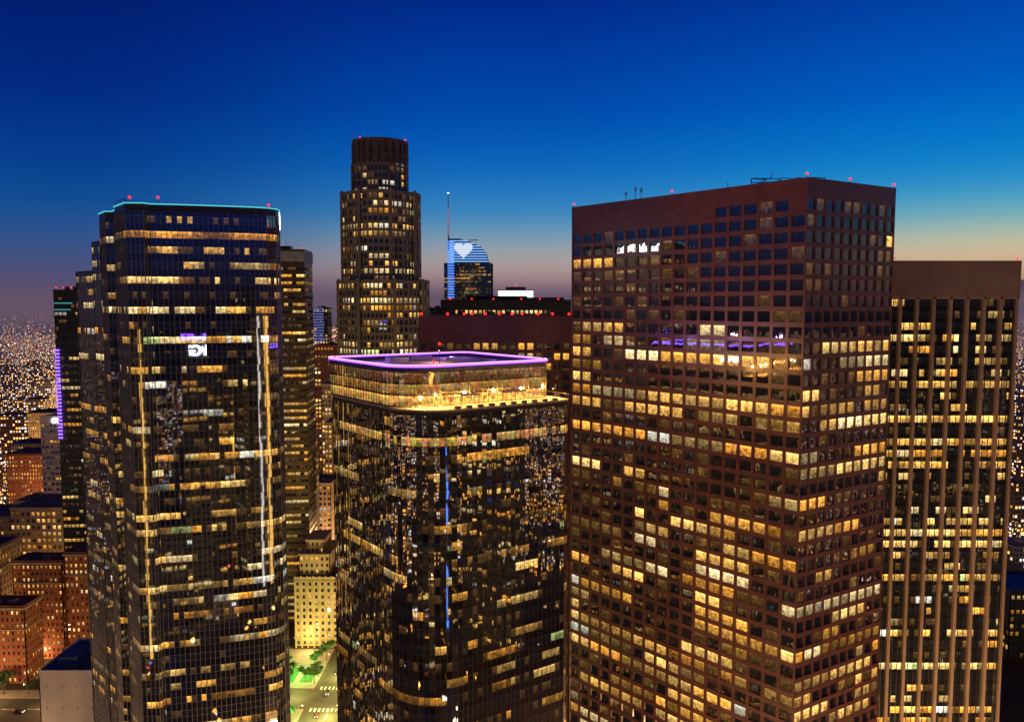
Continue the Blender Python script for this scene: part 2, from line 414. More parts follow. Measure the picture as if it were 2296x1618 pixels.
# ================================================================ BLUE GLASS TOWER
T=Bld('stepped_glass_tower','dark blue glass tower with stepped side and teal lit roof edge','skyscraper',(-92,225,0),9)
zt=215.7; z1=zt-2.2; fh=3.88; rows=55; z0=z1-rows*fh
A=Vector((-117.8,225)); B_=Vector((-98.2,200.2)); ud=(B_-A).normalized(); nd=Vector((ud.y,-ud.x))
def AB(a,d): p=A+ud*a+nd*d; return (p.x,p.y)
pleat=[AB(8,0),AB(9.4,-1.6),AB(19,-1.2),AB(20.6,.2)]
main=[tuple(B_),(-93.6,200.5),(-92.9,202.3)]
D0=Vector((-92.7,202.3)); D1=Vector((-68.5,209.2))
for k in range(1,5):
    t=k/4; p=D0.lerp(D1,t); bul=.5*math.sin(math.pi*t); main.append((p.x+.28*bul,p.y-.95*bul))
main+=[(-65.6,210.9),(-63.9,213.4),(-63.9,216.5),(-73,248),(-104,250),tuple(A)]+pleat
lm=litmap(rows,150,lambda f:.42 if f<.88 else .6,T.rr,fl=(.08,.35,.8,1,1.3,1.9),mx=5,smin=.2,smax=1.7,odd=.06)
lk=dict(pw=1.2,fh=fh,ww=.92,wh=.46,depth=.15,lit=lm,mode='curtain',jit=.0008,cjit=.001,vj=1.0,finp=.14,finw=.09)
T.tower(main,z0,z1,**lk)
st1=[(-117.2,225.2),(-104,243),(-113,252),(-123.2,230.5)]
st2=[(-122.6,230.6),(-110,247),(-122,259),(-134.6,242)]
z1b=207.4; rb=53; z1c=199.2; rc=51
T.tower(st1,z1b-rb*fh,z1b,**lk)
T.tower(st2,z1c-rc*fh,z1c,**lk)
T.finish(M_dark,G_left,100)
c=Geo(); c.prism(inset(main,.1),z1,zt-1.5); c.ring(inset(main,.05),.4,z1,zt)
c.prism(inset(st1,.0),z1b,z1b+.6); c.prism(inset(st2,.0),z1c,z1c+.6)
T.part('roof_parapet',c,M_dark)
def ledpath(pts,z,r,g,closed):
    m=len(pts)
    for k in range(m if closed else m-1):
        p=pts[k]; q=pts[(k+1)%m]; g.tube((p[0],p[1],z),(q[0],q[1],z),r,6)
lo=inset(main,-.12); n=len(main); idx=[n-5,n-4,n-3,n-2,n-1]+list(range(0,n-6)); g=Geo()
ledpath([lo[i] for i in idx],zt-.25,.15,g,False); T.part('teal_led_strip',g,E_teal)
for x,y,h in((-97.5,201.5,1.2),(-65.5,212.6,.6),(-95,212,2.6)): T.beacon(x,y,zt-.2,h,.42)
g=Geo(); g.tube((-100,208,zt-1.5),(-101.5,207,zt+1.6),.15); g.tube((-101.5,207,zt+1.6),(-104,206,zt+.4),.12); g.rbox(-92,220,.3,12,8,zt-1.5,zt-.3); T.part('roof_crane',g,M_steel)
p0=Vector((-63.9,216.5)); p1=Vector((-73,248)); L=(p1-p0).length; u=(p1-p0)/L; n_=Vector((u.y,-u.x)); g=Geo(); a=.4
for w_,h_ in((2.0,3.0),(1.4,2.0),(1.6,2.0),(.7,3.0),(1.5,2.0),(1.5,2.8),(.7,2.8),(1.6,2.0),(1.6,2.0)):
    g.wbox(p0,u,n_,a,a+w_,.02,.12,212.0,212.0+h_); a+=w_+.6
g.wbox(p0,u,n_,.4,a,.01,.06,211.7,211.95)
T.part('lit_sign',g,E_whiter)

# ================================================================ MIRROR GLASS TOWER WITH PURPLE ROOF LIGHT
T=Bld('round_cornered_glass_tower','mirror glass tower with rounded corners, roof terrace and purple lit rim','skyscraper',(-15,192,0),11)
d1=Vector((-.607,.795)); d2=Vector((.825,.565)); Fp=Vector((-20.4,163.8))
Lp=Fp+d1*43.5; Rp=Fp+d2*42.8; Bp=Rp+d1*46
low=roundpoly([tuple(Fp),tuple(Rp),tuple(Bp),tuple(Lp)],[12,2.5,3,2],1.35)
zd=166.9; fh=3.9; rows=42; z0=zd-1.2-rows*fh
lm=litmap(rows,140,.24,T.rr,fl=(.05,.3,.7,1,1.4,2.4),mx=6,smin=.2,smax=1.3,odd=.06)
lm[rows-2]=[tuple(x*T.rr.uniform(.5,1.1) for x in (1,.58,.14)) if T.rr.random()<.85 else (0,0,0) for _ in range(140)]
T.tower(low,z0,zd-1.2,pw=1.3,fh=fh,ww=.96,wh=.5,depth=.12,lit=lm,mode='curtain',jit=.002,cjit=.026,vj=3,finp=.08)
uF=Fp+d1*6.5+d2*.5; uL=uF+d1*39.5; uR=uF+d2*41; uB=uR+d1*38
up=roundpoly([tuple(uF),tuple(uR),tuple(uB),tuple(uL)],[10,3,3,2],1.35)
zu=176.0
lm2=litmap(3,140,.12,T.rr,smax=.5,fl=(1,))
nf_=len(up)
lm2[0]=[tuple(x*T.rr.uniform(.9,1.5) for x in (1,.50,.09)) for _ in range(140)]  # gold terrace glow on the upper walls, painted as window emission fading upward
lm2[1]=[tuple(x*T.rr.uniform(.35,.7) for x in (1,.48,.10)) for _ in range(140)]
lm2[2]=[tuple(x*T.rr.uniform(.10,.28) for x in (1,.45,.14)) for _ in range(140)]
T.tower(up,zd+.1,zu-1.2,pw=1.3,fh=2.7,ww=.95,wh=.86,depth=.12,lit=lm2,mode='curtain',jit=.002,cjit=.01,finp=.1)
T.finish(M_dark,G_mid,100,finmat=M_mullw)
c=Geo(); c.prism(inset(low,.1),zd-.5,zd); T.part('terrace_deck',c,M_pave)
c=Geo(); c.prism(inset(low,.08),zd-1.25,zd-.52,top=False); T.part('terrace_edge',c,M_mullw)
g=Geo()
for i in range(len(low)):
    p=low[i]; q=low[(i+1)%len(low)]; g.tube((p[0],p[1],zd+1.15),(q[0],q[1],zd+1.15),.04,4); g.tube((p[0],p[1],zd-.2),(p[0],p[1],zd+1.15),.03,4)
T.part('terrace_railing',g,M_steel)
c=Geo(); c.prism(inset(up,.1),zu-1.2,zu-.9); c.ring(inset(up,.05),.5,zu-1.2,zu); T.part('roof_parapet',c,M_dark)
g=Geo(); ledpath(inset(up,-.1),zu+.08,.27,g,True); T.part('purple_led_strip',g,E_purple)
g=Geo(); ledpath(inset(up,-.14),zu+.36,.07,g,True); T.part('white_led_core',g,emit('violet_white_core',(.75,.55,1),2.5))
c=Geo(); c.prism(inset(up,4),zu-.9,zu-.5); T.part('helipad_deck',c,solid('helipad_paving',(.34,.28,.28),.8,var=.35))
def on(a,b): p=Fp+d1*a+d2*b; return p.x,p.y
x,y=on(20,18); T.beacon(x,y,zu-.5,4.5,.4); x,y=on(16,14); T.beacon(x,y,zu-.6,.8,.3); x,y=on(10,8); T.beacon(x,y,zu-.6,.6,.3); x,y=on(44,2);T.beacon(x,y,zu,.2,.3)
x,y=on(8,40); T.beacon(x,y,zu,.2,.3)
g=Geo()
for a,b,w_,d_,h_ in((30,12,5,3,1.2),(26,26,3,3,.9),(36,22,6,2,1.0),(16,30,2,2,.7)):
    x,y=on(a,b); g.rbox(x,y,.6,w_,d_,zu-.5,zu-.5+h_)
T.part('roof_plant',g,M_steel)
ub_an=math.atan2(d1.y,d1.x); x,y=on(14,41.7); sign(T,'KPMG',(x,y,zu-5.0),ub_an,2.6,E_whiter,'lit white letters reading KPMG below the roof rim')
an=math.atan2(d2.y,d2.x)
for b,w in((15,5),(27,7)):
    g=Geo(); x,y=on(3.4,b); g.rbox(x,y,an,w,2.8,zd+2.6,zd+2.85)
    for i in(-1,1):
        for j in(-1,1):
            px=x+math.cos(an)*i*w*.45-math.sin(an)*j*1.1; py=y+math.sin(an)*i*w*.45+math.cos(an)*j*1.1
            g.tube((px,py,zd),(px,py,zd+2.65),.1)
    T.part('terrace_pergola',g,M_stone)
for b in range(11,41,3):
    g=Geo(); x,y=on(1.3,b); g.rbox(x,y,an,1.6,.6,zd,zd+.6); T.part('terrace_planter',g,M_stone)
tl=[]
for b in range(9,42,4):
    g=Geo(); x,y=on(5.4,b); g.ball((x,y,zd+2.2),.16); tl.append((x,y)); T.part('terrace_lamp',g,E_gold)
x,y=on(6.6,5.0); g=Geo(); g.ball((x,y,zd+1.6),.14); T.part('terrace_lamp',g,E_gold); corner_lamp=(x,y)

# ================================================================ CYLINDRICAL TIERED TOWER
cx,cy=-73.4,442
T=Bld('tiered_round_tower','tall grey stone tower with round stepped tiers and crown','skyscraper',(cx,cy,0),13)
def ng(r,n,ph=0,ox=0): return [(cx+ox+r*math.cos(2*math.pi*k/n+ph),cy+r*math.sin(2*math.pi*k/n+ph)) for k in range(n)]
def tier(r,wing,ox=0):
    pts=[]
    for s in range(8):
        rr_=r if s%2==0 else r*wing; a0=(s-.5)*math.pi/4+.1
        for k in range(4):
            a=a0+k*math.pi/12; pts.append((cx+ox+rr_*math.cos(a),cy+rr_*math.sin(a)))
    return pts
fh=3.95
T4=tier(26.0,.92,1.0); T3=tier(22.4,.92); T2=tier(15.9,.95,-.3)
for poly,za,zb,dn in((T4,0.5,201.5,.58),(T3,201.5,249.5,.62),(T2,249.5,265,.3)):
    nf=round((zb-za)/fh); lm=litmap(nf,70,dn,T.rr,fl=(.3,.6,1,1,1.4),mx=3,smin=.25,smax=1.5,odd=.14)
    T.tower(poly,za,zb,pw=2.7,fh=fh,ww=.68,wh=.62,depth=.6,lit=lm)
c=Geo()
for poly,z in((T4,201.5),(T3,249.5),(T2,265)): c.prism(inset(poly,.3),z,z+.3); c.ring(inset(poly,-.15),.7,z-.4,z+1.2)
for k in range(8):
    a=k*math.pi/4+math.pi/8
    for r_,zb,ox in((26,203.5,1.0),(22.4,251.5,0)):
        c.rbox(cx+ox+r_*.97*math.cos(a),cy+r_*.97*math.sin(a),a,1.2,2.0,0.5,zb)
T.finish(M_tstone,G_plain,100)
T.part('tier_ledges',c,M_tstone)
c=Geo(); c.prism(ng(14.7,24),265,277.4)
for k in range(24):
    a=2*math.pi*k/24; x=cx+15.1*math.cos(a); y=cy+15.1*math.sin(a); c.rbox(x,y,a,1.0,1.6 if k%3 else 2.6,266.2,279 if k%3==0 else 277.6)
c.ring(ng(15.6,24),1.2,277.45,279.2); c.ring(ng(15.9,24),1.4,270.5,271.4)
T.part('crown',c,solid('crown_stone',(.15,.11,.10),.6))
g=Geo(); g.ring(ng(12,24),.5,279.3,279.9); T.part('crown_red_light',g,emit('crown_red',(1,.2,.08),1.3))
g=Geo(); g.ring(ng(15.0,24),.3,265.2,266.1); T.part('crown_base_light',g,emit('crown_base',(.4,.4,.5),.4))
g=Geo(); g.tube((cx-14,cy-4,279),(cx-14,cy-4,283),.2); T.part('roof_antenna',g,M_steel); T.beacon(cx+14.5,cy-4,279,.3,.6); T.beacon(cx-9,cy-11,279,.3,.5)

# ================================================================ SAIL TOWER WITH SPIRE
T=Bld('sail_topped_tower','glass tower with curved lit sail crown, heart display and spire','skyscraper',(-50,905,0),17)
Y=900; k_=Y/1750
def X(px): return (px-1148)*k_
def Z(py): return 190+(681-py)*k_
prof=[(1008,537),(1030,537),(1058,545),(1080,556),(1092,570),(1096,590)]
pts=[(X(a),Z(b)) for a,b in prof]; zl=Z(590)
lm=litmap(50,60,.3,T.rr,smax=.9)
T.tower([(X(1009),Y),(X(1101),Y),(X(1104),Y+35),(X(1009),Y+35)],zl-49*4,zl,pw=1.8,fh=4,ww=.9,wh=.5,depth=.1,lit=lm,mode='curtain')
T.tower([(X(995),Y+8),(X(1008),Y+8),(X(1008),Y+34),(X(995),Y+34)],Z(590)-49*4,Z(590),pw=1.8,fh=4,ww=.9,wh=.5,depth=.1,lit=lm,mode='curtain')
T.finish(M_dark,glassmat('sail_glass',.25,(.02,.06,.14),.02,.3),0,finmat=solid('blue_mullion',(.05,.1,.2)))
g=Geo(); full=[(X(1008),zl)]+pts; n=len(full)
g.v=[(x,Y-.1,z) for x,z in full]+[(x,Y+20,z) for x,z in full]
g.f=[tuple(range(n))[::-1],tuple(range(n,2*n))]+[(k,(k+1)%n,n+(k+1)%n,n+k) for k in range(n)]
T.part('sail_crown',g,solid('sail_blue',(.02,.10,.3),.3))
def rightat(z):
    for (x0,z0_),(x1,z1_) in zip(pts,pts[1:]):
        if z1_<=z<=z0_: return x0+(x1-x0)*(z0_-z)/max(z0_-z1_,.01)
    return pts[0][0]
g=Geo(); hx,hz,hs=X(1040),Z(562),.66
def heart_half(z):
    xs=[]; P_=[(hs*16*math.sin(t)**3,hs*(13*math.cos(t)-5*math.cos(2*t)-2*math.cos(3*t)-math.cos(4*t))) for t in [math.pi*k/60 for k in range(61)]]
    for (a,b),(c_,d) in zip(P_,P_[1:]):
        if (b-z)*(d-z)<=0 and b!=d: xs.append(a+(c_-a)*(z-b)/(d-b))
    return xs
z=zl+.8; hg=Geo()
while z<pts[0][1]-.6: g.box(X(1009),rightat(z)-.6,Y-.6,Y-.2,z,z+1.1); z+=2.9
z=hz-hs*17
while z<hz+hs*13:
    xs=heart_half(z-hz)
    if xs:
        m=max(xs); mi=min(xs) if len(xs)>1 else 0
        if z<hz+hs*4.8: mi=0
        if mi>.6: hg.box(hx-m,hx-mi,Y-.8,Y-.62,z,z+.95); hg.box(hx+mi,hx+m,Y-.8,Y-.62,z,z+.95)
        else: hg.box(hx-m,hx+m,Y-.8,Y-.62,z,z+.95)
    z+=1.2
T.part('blue_led_band',g,emit('pale_blue_led',(.24,.50,1),1.2))
T.part('heart_display',hg,emit('heart_white',(.78,.88,1),.95),label='white illuminated heart symbol on the blue crown')
g=Geo(); g.meander(X(1004.5),X(1019),Y-.9,Z(668),Z(540),3.0,1.4); T.part('blue_led_column',g,E_blue)
g=Geo(); g.tube((X(1006),Y+5,Z(560)),(X(1006),Y+5,Z(437)),1.1,8,.35); g.tube((X(1050),Y-1,Z(541)),(X(1072),Y+2,Z(540)),.5); T.part('spire',g,M_steel)
g=Geo(); g.tube((X(1006),Y+4,Z(530)),(X(1006),Y+4,Z(470)),.4); T.part('spire_light',g,emit('spire_glow',(.8,.3,.3),.6))
g=Geo(); g.ball((X(1006),Y+5,Z(436)),.9); T.part('beacon_light',g,E_white)

# ================================================================ OTHER DOWNTOWN BUILDINGS
def block(name,label,poly,ztop,wall,glass=None,pw=3,fh=3.9,ww=.6,wh=.55,dens=.35,crown=2,nwin=0,mode='punched',seed=1,smax=1.5,cat='office building',z0=.2,roof=M_roof,mx=5,odd=.04,finmat=None,depth=.3,fl=(.15,.5,.9,1,1.2,2.4),roofbox=True):
    cxy=(sum(p[0] for p in poly)/len(poly),sum(p[1] for p in poly)/len(poly))
    T=Bld(name,label,cat,(cxy[0],cxy[1],0),seed)
    z1=ztop-crown; rows=int((z1-z0)/fh); zz=z1-rows*fh
    lm=litmap(rows,90,dens,T.rr,mx=mx,smax=smax,odd=odd,fl=fl)
    T.tower(poly,zz,z1,pw=pw,fh=fh,ww=ww,wh=wh,depth=depth,lit=lm,mode=mode,jit=.006)
    T.finish(wall,glass or G_plain,nwin,finmat=finmat)
    c=Geo(); c.prism(inset(poly,-.02),z1,ztop-.8,top=False); c.ring(inset(poly,-.06),.5,ztop-.8,ztop); T.part('parapet',c,wall)
    c=Geo(); c.v=[(x,y,ztop-.85) for x,y in poly]; c.f=[tuple(range(len(poly)))]
    if roofbox:
        for k in range(7):
            a=T.rr.uniform(.15,.85); b=T.rr.uniform(.15,.85)
            p=Vector(poly[0]).lerp(Vector(poly[1]),a); q=Vector(poly[-1]).lerp(Vector(poly[2 if len(poly)>3 else 1]),a); m=p.lerp(q,b)
            w=T.rr.uniform(1.2,4.5); c.rbox(m.x,m.y,0,w,w*.7,ztop-.8,ztop+T.rr.uniform(.2,1.8))
    T.part('roof',c,roof)
    return T
def rect(x0,x1,y0,y1): return [(x0,y0),(x1,y0),(x1,y1),(x0,y1)]
T=block('dark_granite_tower','dark red granite tower with row of red roof beacons',[(-36,302),(26,300),(26,340),(-36,342)],185.5,M_granite2,pw=3.4,dens=.4,crown=10,nwin=100,seed=21,ww=.65,wh=.62,cat='skyscraper')
for x in(-35,-25,-19,-15.5,-10.5,-5,0,4,10,16,22): T.beacon(x,301.5+R.uniform(0,14)*(x not in(-35,22)),185.3,.3,.6)
bd=[(-155,446),(-118.8,450),(-120.5,474),(-150,480)]
T=block('banded_dark_tower','bronze black tower with horizontal lit bands and concrete crown',bd,221,M_bronze,pw=2.4,fh=4.1,ww=.94,wh=.38,dens=.6,crown=9,nwin=100,seed=22,mx=9,smax=1.3,cat='skyscraper',odd=0)
c=Geo(); c.prism(inset(bd,-.3),214,219.8); T.part('concrete_crown',c,solid('crown_grey',(.34,.34,.4),.8))
g=Geo(); g.rbox(-134,462,0,9,6,220,223.5); g.tube((-132,460,223),(-132,460,226),.15); T.part('roof_plant',g,M_dark)
T.beacon(-121,452,220.5,1,.4)
T=block('purple_strip_tower','slim black tower with purple vertical light strip',[(-246,420),(-233,421),(-222,440),(-238,442)],197.5,M_dark,pw=2.2,fh=4,ww=.85,wh=.4,dens=.25,crown=3,nwin=40,seed=23,cat='skyscraper',smax=.9)
g=Geo(); g.meander(-246.1,-243.6,419.3,117,166,1.9,1.0); T.part('purple_led_column',g,emit('purple_led_soft',(.25,.1,1),2.6))
g=Geo(); g.box(-245.5,-236,419.5,420.0,190,190.5); g.box(-245.5,-237,419.6,420,186.5,187); T.part('crown_light',g,emit('dim_teal',(.1,.5,.5),.7))
for x in(-245,-241,-237): T.beacon(x,421,197.5,.8,.4)
block('brown_mid_rise','brown office block with lit window bands',rect(-292,-232,446,480),72,M_conc,pw=3,dens=.6,nwin=60,seed=24,smax=1.2)
T=block('white_grid_tower','white concrete grid tower with lit rooftop letters',[(-317,520),(-294,519),(-286,540),(-309,541)],115,M_white,pw=2.8,fh=3.6,ww=.8,wh=.45,dens=.1,crown=5,nwin=60,seed=25)
sign(T,'ON',(-305,518.3,110.4),-.04,4.6,E_white,'lit white letters reading ON on the crown')
for i,(r,z,m,l,nm) in enumerate((
  (rect(-262,-240,374,388),42,M_brick,'red brick apartment block with lit windows','brick_block'),
  (rect(-262,-236,400,414),56,M_brick,'brick block with dark roof and cornice','brick_block'),
  (rect(-304,-272,405,425),62,M_beige,'tan stone block with many lit windows','stone_block'),
  (rect(-230,-208,392,410),63,M_brick,'brown brick block with arched cornice','brick_block'),
  (rect(-335,-300,470,500),60,M_beige,'tan office block with stone parapet','stone_block'),
  (rect(-350,-322,540,565),52,M_stone,'pale stone mid-rise block','stone_block'),
  (rect(-420,-385,640,670),66,M_brick,'brown brick mid-rise block with lit rooms','brick_block'),
  (rect(-470,-430,720,750),60,M_conc,'concrete mid-rise block with lit windows','stone_block'),
  (rect(-520,-490,830,860),74,M_beige,'tan mid-rise block with lit windows','stone_block'),
  (rect(-560,-530,900,930),58,M_conc,'concrete mid-rise with lit floors','stone_block'),
  )):
    T=block(nm,l,r,z,m,pw=2.4,fh=3.4,ww=.42,wh=.5,dens=.5,nwin=60 if i<6 else 0,seed=30+i,smax=1.6,cat='building',mx=2)
    c=Geo(); c.ring(inset(r,-.6),1.0,z-1.8,z-1.1); c.ring(inset(r,-.3),.6,z-12.4,z-12.0); T.part('cornice',c,M_stone if i<4 else m)
T=block('white_box_building','windowless white building with blue roof',rect(-188,-158,300,330),45,M_white,pw=6,fh=9,ww=.05,wh=.12,dens=0,seed=40,cat='building',roof=M_blueroof)
g=Geo(); g.box(-184,-176,306,318,44.2,47.5); g.box(-172,-163,316,326,44.2,46.4); T.part('roof_plant',g,M_blueroof)
rd_=rect(-120,-96,420,452)
T=block('deco_stone_building','beige art deco building with stepped upper floors',rd_,40,M_beige,pw=3.4,fh=3.7,ww=.4,wh=.52,dens=.35,nwin=100,seed=41,mx=2,smax=1.4)
c=Geo(); 
for k in range(8):
    a=-119.6+k*3.37; c.box(a-.4,a+.4,419.5,420.3,0,40.6)
c.ring(inset(rd_,-.7),1.1,5.5,6.2); c.ring(inset(rd_,-.5),.9,37.6,38.2)
T.part('pilasters',c,M_beige)
lmx=litmap(6,60,.4,T.rr,mx=2,smax=1.4)
for (r_,za,zb) in ((rect(-118,-101,423,449),40.05,51),(rect(-115,-105,427,445),51.05,58)):
    U_=Bld('tmp','','',(T.base[0],T.base[1],0),55+int(za)); bpy.data.objects.remove(U_.e); U_.e=T.e
    U_.tower(r_,za,zb,pw=2.8,fh=3.6,ww=.42,wh=.52,depth=.3,lit=lmx); U_.finish(M_beige,G_plain,0,wname='upper_setback')
    c=Geo(); c.prism(inset(r_,-.1),zb,zb+.4); c.ring(inset(r_,-.35),.7,zb+.1,zb+.9); T.part('setback_cornice',c,M_beige)
block('cream_mid_rise','cream mid-rise with bright lit floors',rect(-146,-126.5,482,505),108,M_stone,pw=3,dens=.7,nwin=60,seed=42,ww=.7,smax=1.8)
block('grey_mid_rise','grey concrete slab block',rect(-150,-132,560,590),60,M_conc,pw=3,dens=.6,seed=43)
block('gold_lit_block','concrete block with golden lit floors',rect(-148,-118,610,640),97,M_conc,pw=3,dens=.8,seed=44,smax=2.0)
block('concrete_mid_rise','pale concrete office mid-rise',rect(-172,-140,700,730),118,M_stone,pw=3,dens=.8,seed=45,smax=2.2)
block('red_lit_block','brick tower lit by warm red floors',rect(-193,-165,760,790),150,M_brick,pw=3,dens=.7,seed=46,smax=2.0)
T=block('blue_screen_tower','tower with curved blue lit glass side',rect(-218,-203,860,880),186,M_dark,pw=3,dens=.3,seed=47)
g=Geo(); g.meander(-218,-207,859.3,136,186,3.0,1.1); T.part('blue_screen',g,emit('violet_screen',(.25,.3,.9),.55))
block('hotel_block','brown hotel slab with lit rooms',rect(-203,-180,900,920),165,M_conc,pw=3,dens=.6,seed=51,smax=1.7)
T=block('black_slab_tower','black office slab with flat roof and beacons',rect(-46,38,505,540),192.5,M_dark,pw=3,dens=.3,crown=6,seed=48,cat='skyscraper')
for x in(-40,-26,-12,6,18,30): T.beacon(x,507,192,.6,.6)
g=Geo(); g.box(-30,10,515,530,192,195); g.box(12,34,512,530,192,194); T.part('roof_plant',g,M_dark)
T=block('white_crown_tower','office tower with brightly lit white crown',rect(-12,18,625,650),195,M_dark,pw=3,dens=.25,crown=3,seed=49,cat='skyscraper',roofbox=False)
g=Geo(); g.box(-11,17,625.6,648,194.2,200.2); T.part('lit_crown',g,emit('crown_white',(.95,1,.85),2.2))
g=Geo(); g.box(-11.7,17.7,625.2,648.4,200.2,201); g.box(-5,11,630,644,201,203.4)
for k in range(10): g.box(-10.5+k*3,-10.2+k*3,625.2,625.55,194.2,200.2)
g.box(-11,17,625.2,625.5,197,197.4)
T.part('crown_frame',g,M_steel); T.beacon(3,630,203.4,1.0,.7)
block('low_dark_tower','dark tower with roof terrace railing',rect(-78,-50,560,590),187,M_dark,pw=3,dens=.3,seed=50)
block('curved_dark_block','low dark block with blue roof',rect(262,330,400,430),40,M_dark,pw=3,dens=.4,seed=52,roof=M_blueroof)
block('parking_block','low concrete block with lit decks',rect(250,300,330,360),22,M_conc,pw=3,dens=.5,seed=53,roof=M_blueroof)

# towers behind the viewpoint: the photograph shows them as reflections in the glass
RT=[
  (rect(-62,-28,-70,-30),171,M_dark,.12,()),
  (rect(30,75,-110,-70),200,M_dark,.12,((58,E_goldc,.4),(69,E_goldc,.5))),
  (rect(-178,-136,-60,-10),185,M_dark,.15,((-171,E_goldc,.4),(-164,E_goldc,.8),(-157,E_whitec,.3),(-150,E_goldc,.7),(-143,E_goldc,.3))),
  (rect(120,165,-60,-20),190,M_dark,.25,((124,E_bluel,.8),(130,E_whitec,.5),(136,E_goldc,1.0),(143,E_whitec,.6),(150,E_goldc,1.2),(158,E_whitec,.5))),
  (rect(-20,18,-170,-130),150,M_dark,.25,((-14,E_redc,.4),(-6,E_goldc,.8),(14,E_goldc,.6))),
  (rect(-250,-210,40,90),150,M_dark,.35,()),
  (rect(-190,-150,-190,-150),210,M_dark,.3,()),
  (rect(200,240,60,100),150,M_dark,.25,()),
  (rect(185,215,-30,0),150,M_dark,.3,((189,E_goldc,.6),(200,E_redc,.5),(196,E_bluel,.7),(208,E_goldc,.5))),
  (rect(60,95,-45,-15),140,M_dark,.25,((66,E_goldc,1.0),(74,E_whitec,.7),(82,E_goldc,.5),(90,E_bluel,.9))),
  (rect(-110,-80,-60,-30),70,M_dark,.3,((-98,E_bluel,3.0),))]
for i,(r,z,m,d,cols) in enumerate(RT):
    T=block('reflected_office_tower','lit office tower mirrored in the glass facades',r,z,m,pw=4,fh=4,ww=.7,wh=.5,dens=d,seed=60+i,smax=2.2,cat='skyscraper',odd=.1,depth=.2)
    if i==0:
        g=Geo(); ledpath(inset(r,-.4),z+.3,.7,g,True); T.part('purple_led_strip',g,E_purpler)
        sign(T,'KPMG',(-46,-29.4,z-9),math.pi,8,E_whiter,'lit white letters reading KPMG below the roof rim')
    for xc,mt,hw in cols:  # made-up glowing columns, added only to streak the glass reflections
        g=Geo(); g.box(xc-hw,xc+hw,r[2][1]+.4,r[2][1]+.8,3,z-8); T.part('added_streak_column',g,mt)

# ================================================================ CITY FABRIC
Mcity=citymat('city_block_facade',.40,2.2)
def cityhouse(V,Fc,UVs,GL,x,y,w,d,h,a,rr):
    c,s=math.cos(a),math.sin(a)
    P=[(x+c*p-s*q,y+s*p+c*q) for p,q in((-w/2,-d/2),(w/2,-d/2),(w/2,d/2),(-w/2,d/2))]
    i=len(V); V+=[(p[0],p[1],0) for p in P]+[(p[0],p[1],h) for p in P]
    col=rr.choice([(.2,.17,.13),(.3,.27,.22),(.14,.12,.12),(.3,.16,.09),(.25,.25,.27)])
    u=rr.randint(0,400)*3.0; v=rr.randint(0,50)*3.7
    for k,L in enumerate((w,d,w,d)):
        j=(k+1)%4; Fc.append((i+k,i+j,i+4+j,i+4+k)); UVs.append([(u,v),(u+L,v),(u+L,v+h),(u,v+h)]); GL.append(col); u+=L
    Fc.append((i+4,i+5,i+6,i+7)); UVs.append([(0,0)]*4); GL.append(tuple(q*.45 for q in col))
    if w>10:
        ww=w*.3; i=len(V); ox,oy=x+rr.uniform(-.15,.15)*w,y+rr.uniform(-.15,.15)*d
        P=[(ox+c*p-s*q,oy+s*p+c*q) for p,q in((-ww/2,-ww/3),(ww/2,-ww/3),(ww/2,ww/3),(-ww/2,ww/3))]
        V+=[(p[0],p[1],h) for p in P]+[(p[0],p[1],h+2.5) for p in P]
        for k in range(4):
            j=(k+1)%4; Fc.append((i+k,i+j,i+4+j,i+4+k)); UVs.append([(1.5,0)]*4); GL.append(col)
        Fc.append((i+4,i+5,i+6,i+7)); UVs.append([(0,0)]*4); GL.append(col)
ang=.12; cells=[]; rr=random.Random(99)
def rot(x,y): return x*math.cos(ang)-y*math.sin(ang), x*math.sin(ang)+y*math.cos(ang)
for ix in range(-60,60):
    for iy in range(-20,75):
        bx,by=rot(ix*85,iy*85); dist=math.hypot(bx,by)
        if dist>5200 : continue
        if by<-1500: continue
        for sx in(-1,1):
            for sy in(-1,1):
                if dist>2500 and rr.random()<.35: continue
                x=bx+sx*17+rr.uniform(-2,2); y=by+sy*17+rr.uniform(-2,2)
                if -345<x<345 and -20<y<545: continue
                if any(r[0][0]-20<x<r[1][0]+20 and r[0][1]-20<y<r[2][1]+20 for r,*_ in RT): continue
                if -235<x<60 and 540<y<960: continue
                w=rr.uniform(16,30); d=rr.uniform(16,30)
                h=rr.choice([8,10,12,15,18,24,36]) if dist<1600 else rr.choice([5,6,8,10,14])
                if dist<2200 and rr.random()<.12 and y>0: h=rr.uniform(35,80)
                cells.append((x,y,w,d,h))
vis=[]
for i,(x,y,w,d,h) in enumerate(cells):
    pr=project((x,y,h))
    if pr and (-.01<pr[0]<.07 or .27<pr[0]<.34 or .985<pr[0]<1.01) and pr[1]<1.02: vis.append((pr[2],i))
vis.sort(); pick=set(i for _,i in vis[:180])
V=[];Fc=[];U=[];G=[]
for i,(x,y,w,d,h) in enumerate(cells):
    if i in pick:
        v=[];f=[];u=[];g=[]; cityhouse(v,f,u,g,x,y,w,d,h,ang,rr)
        mkobj('low_rise_building',v,f,Mcity,None,(x,y,0),u,g,label='low flat-roofed city building with lit windows',cat='building',group='low-rise city buildings')
    else: cityhouse(V,Fc,U,G,x,y,w,d,h,ang,rr)
mkobj('distant_city_blocks',V,Fc,Mcity,None,(0,0,0),U,G,label='mass of low-rise city blocks stretching to the horizon',cat='city blocks',kind='stuff')
g=Geo(); GL=[]
def lamp(x,y,z,r,c):
    i=len(g.v)
    g.v+=[(x-r,y,z),(x,y-r,z),(x+r,y,z),(x,y+r,z),(x,y,z+r),(x,y,z-r)]
    for k in range(4):
        j=(k+1)%4; g.f.append((i+k,i+j,i+4)); g.f.append((i+j,i+k,i+5))
    GL.extend([c]*8)
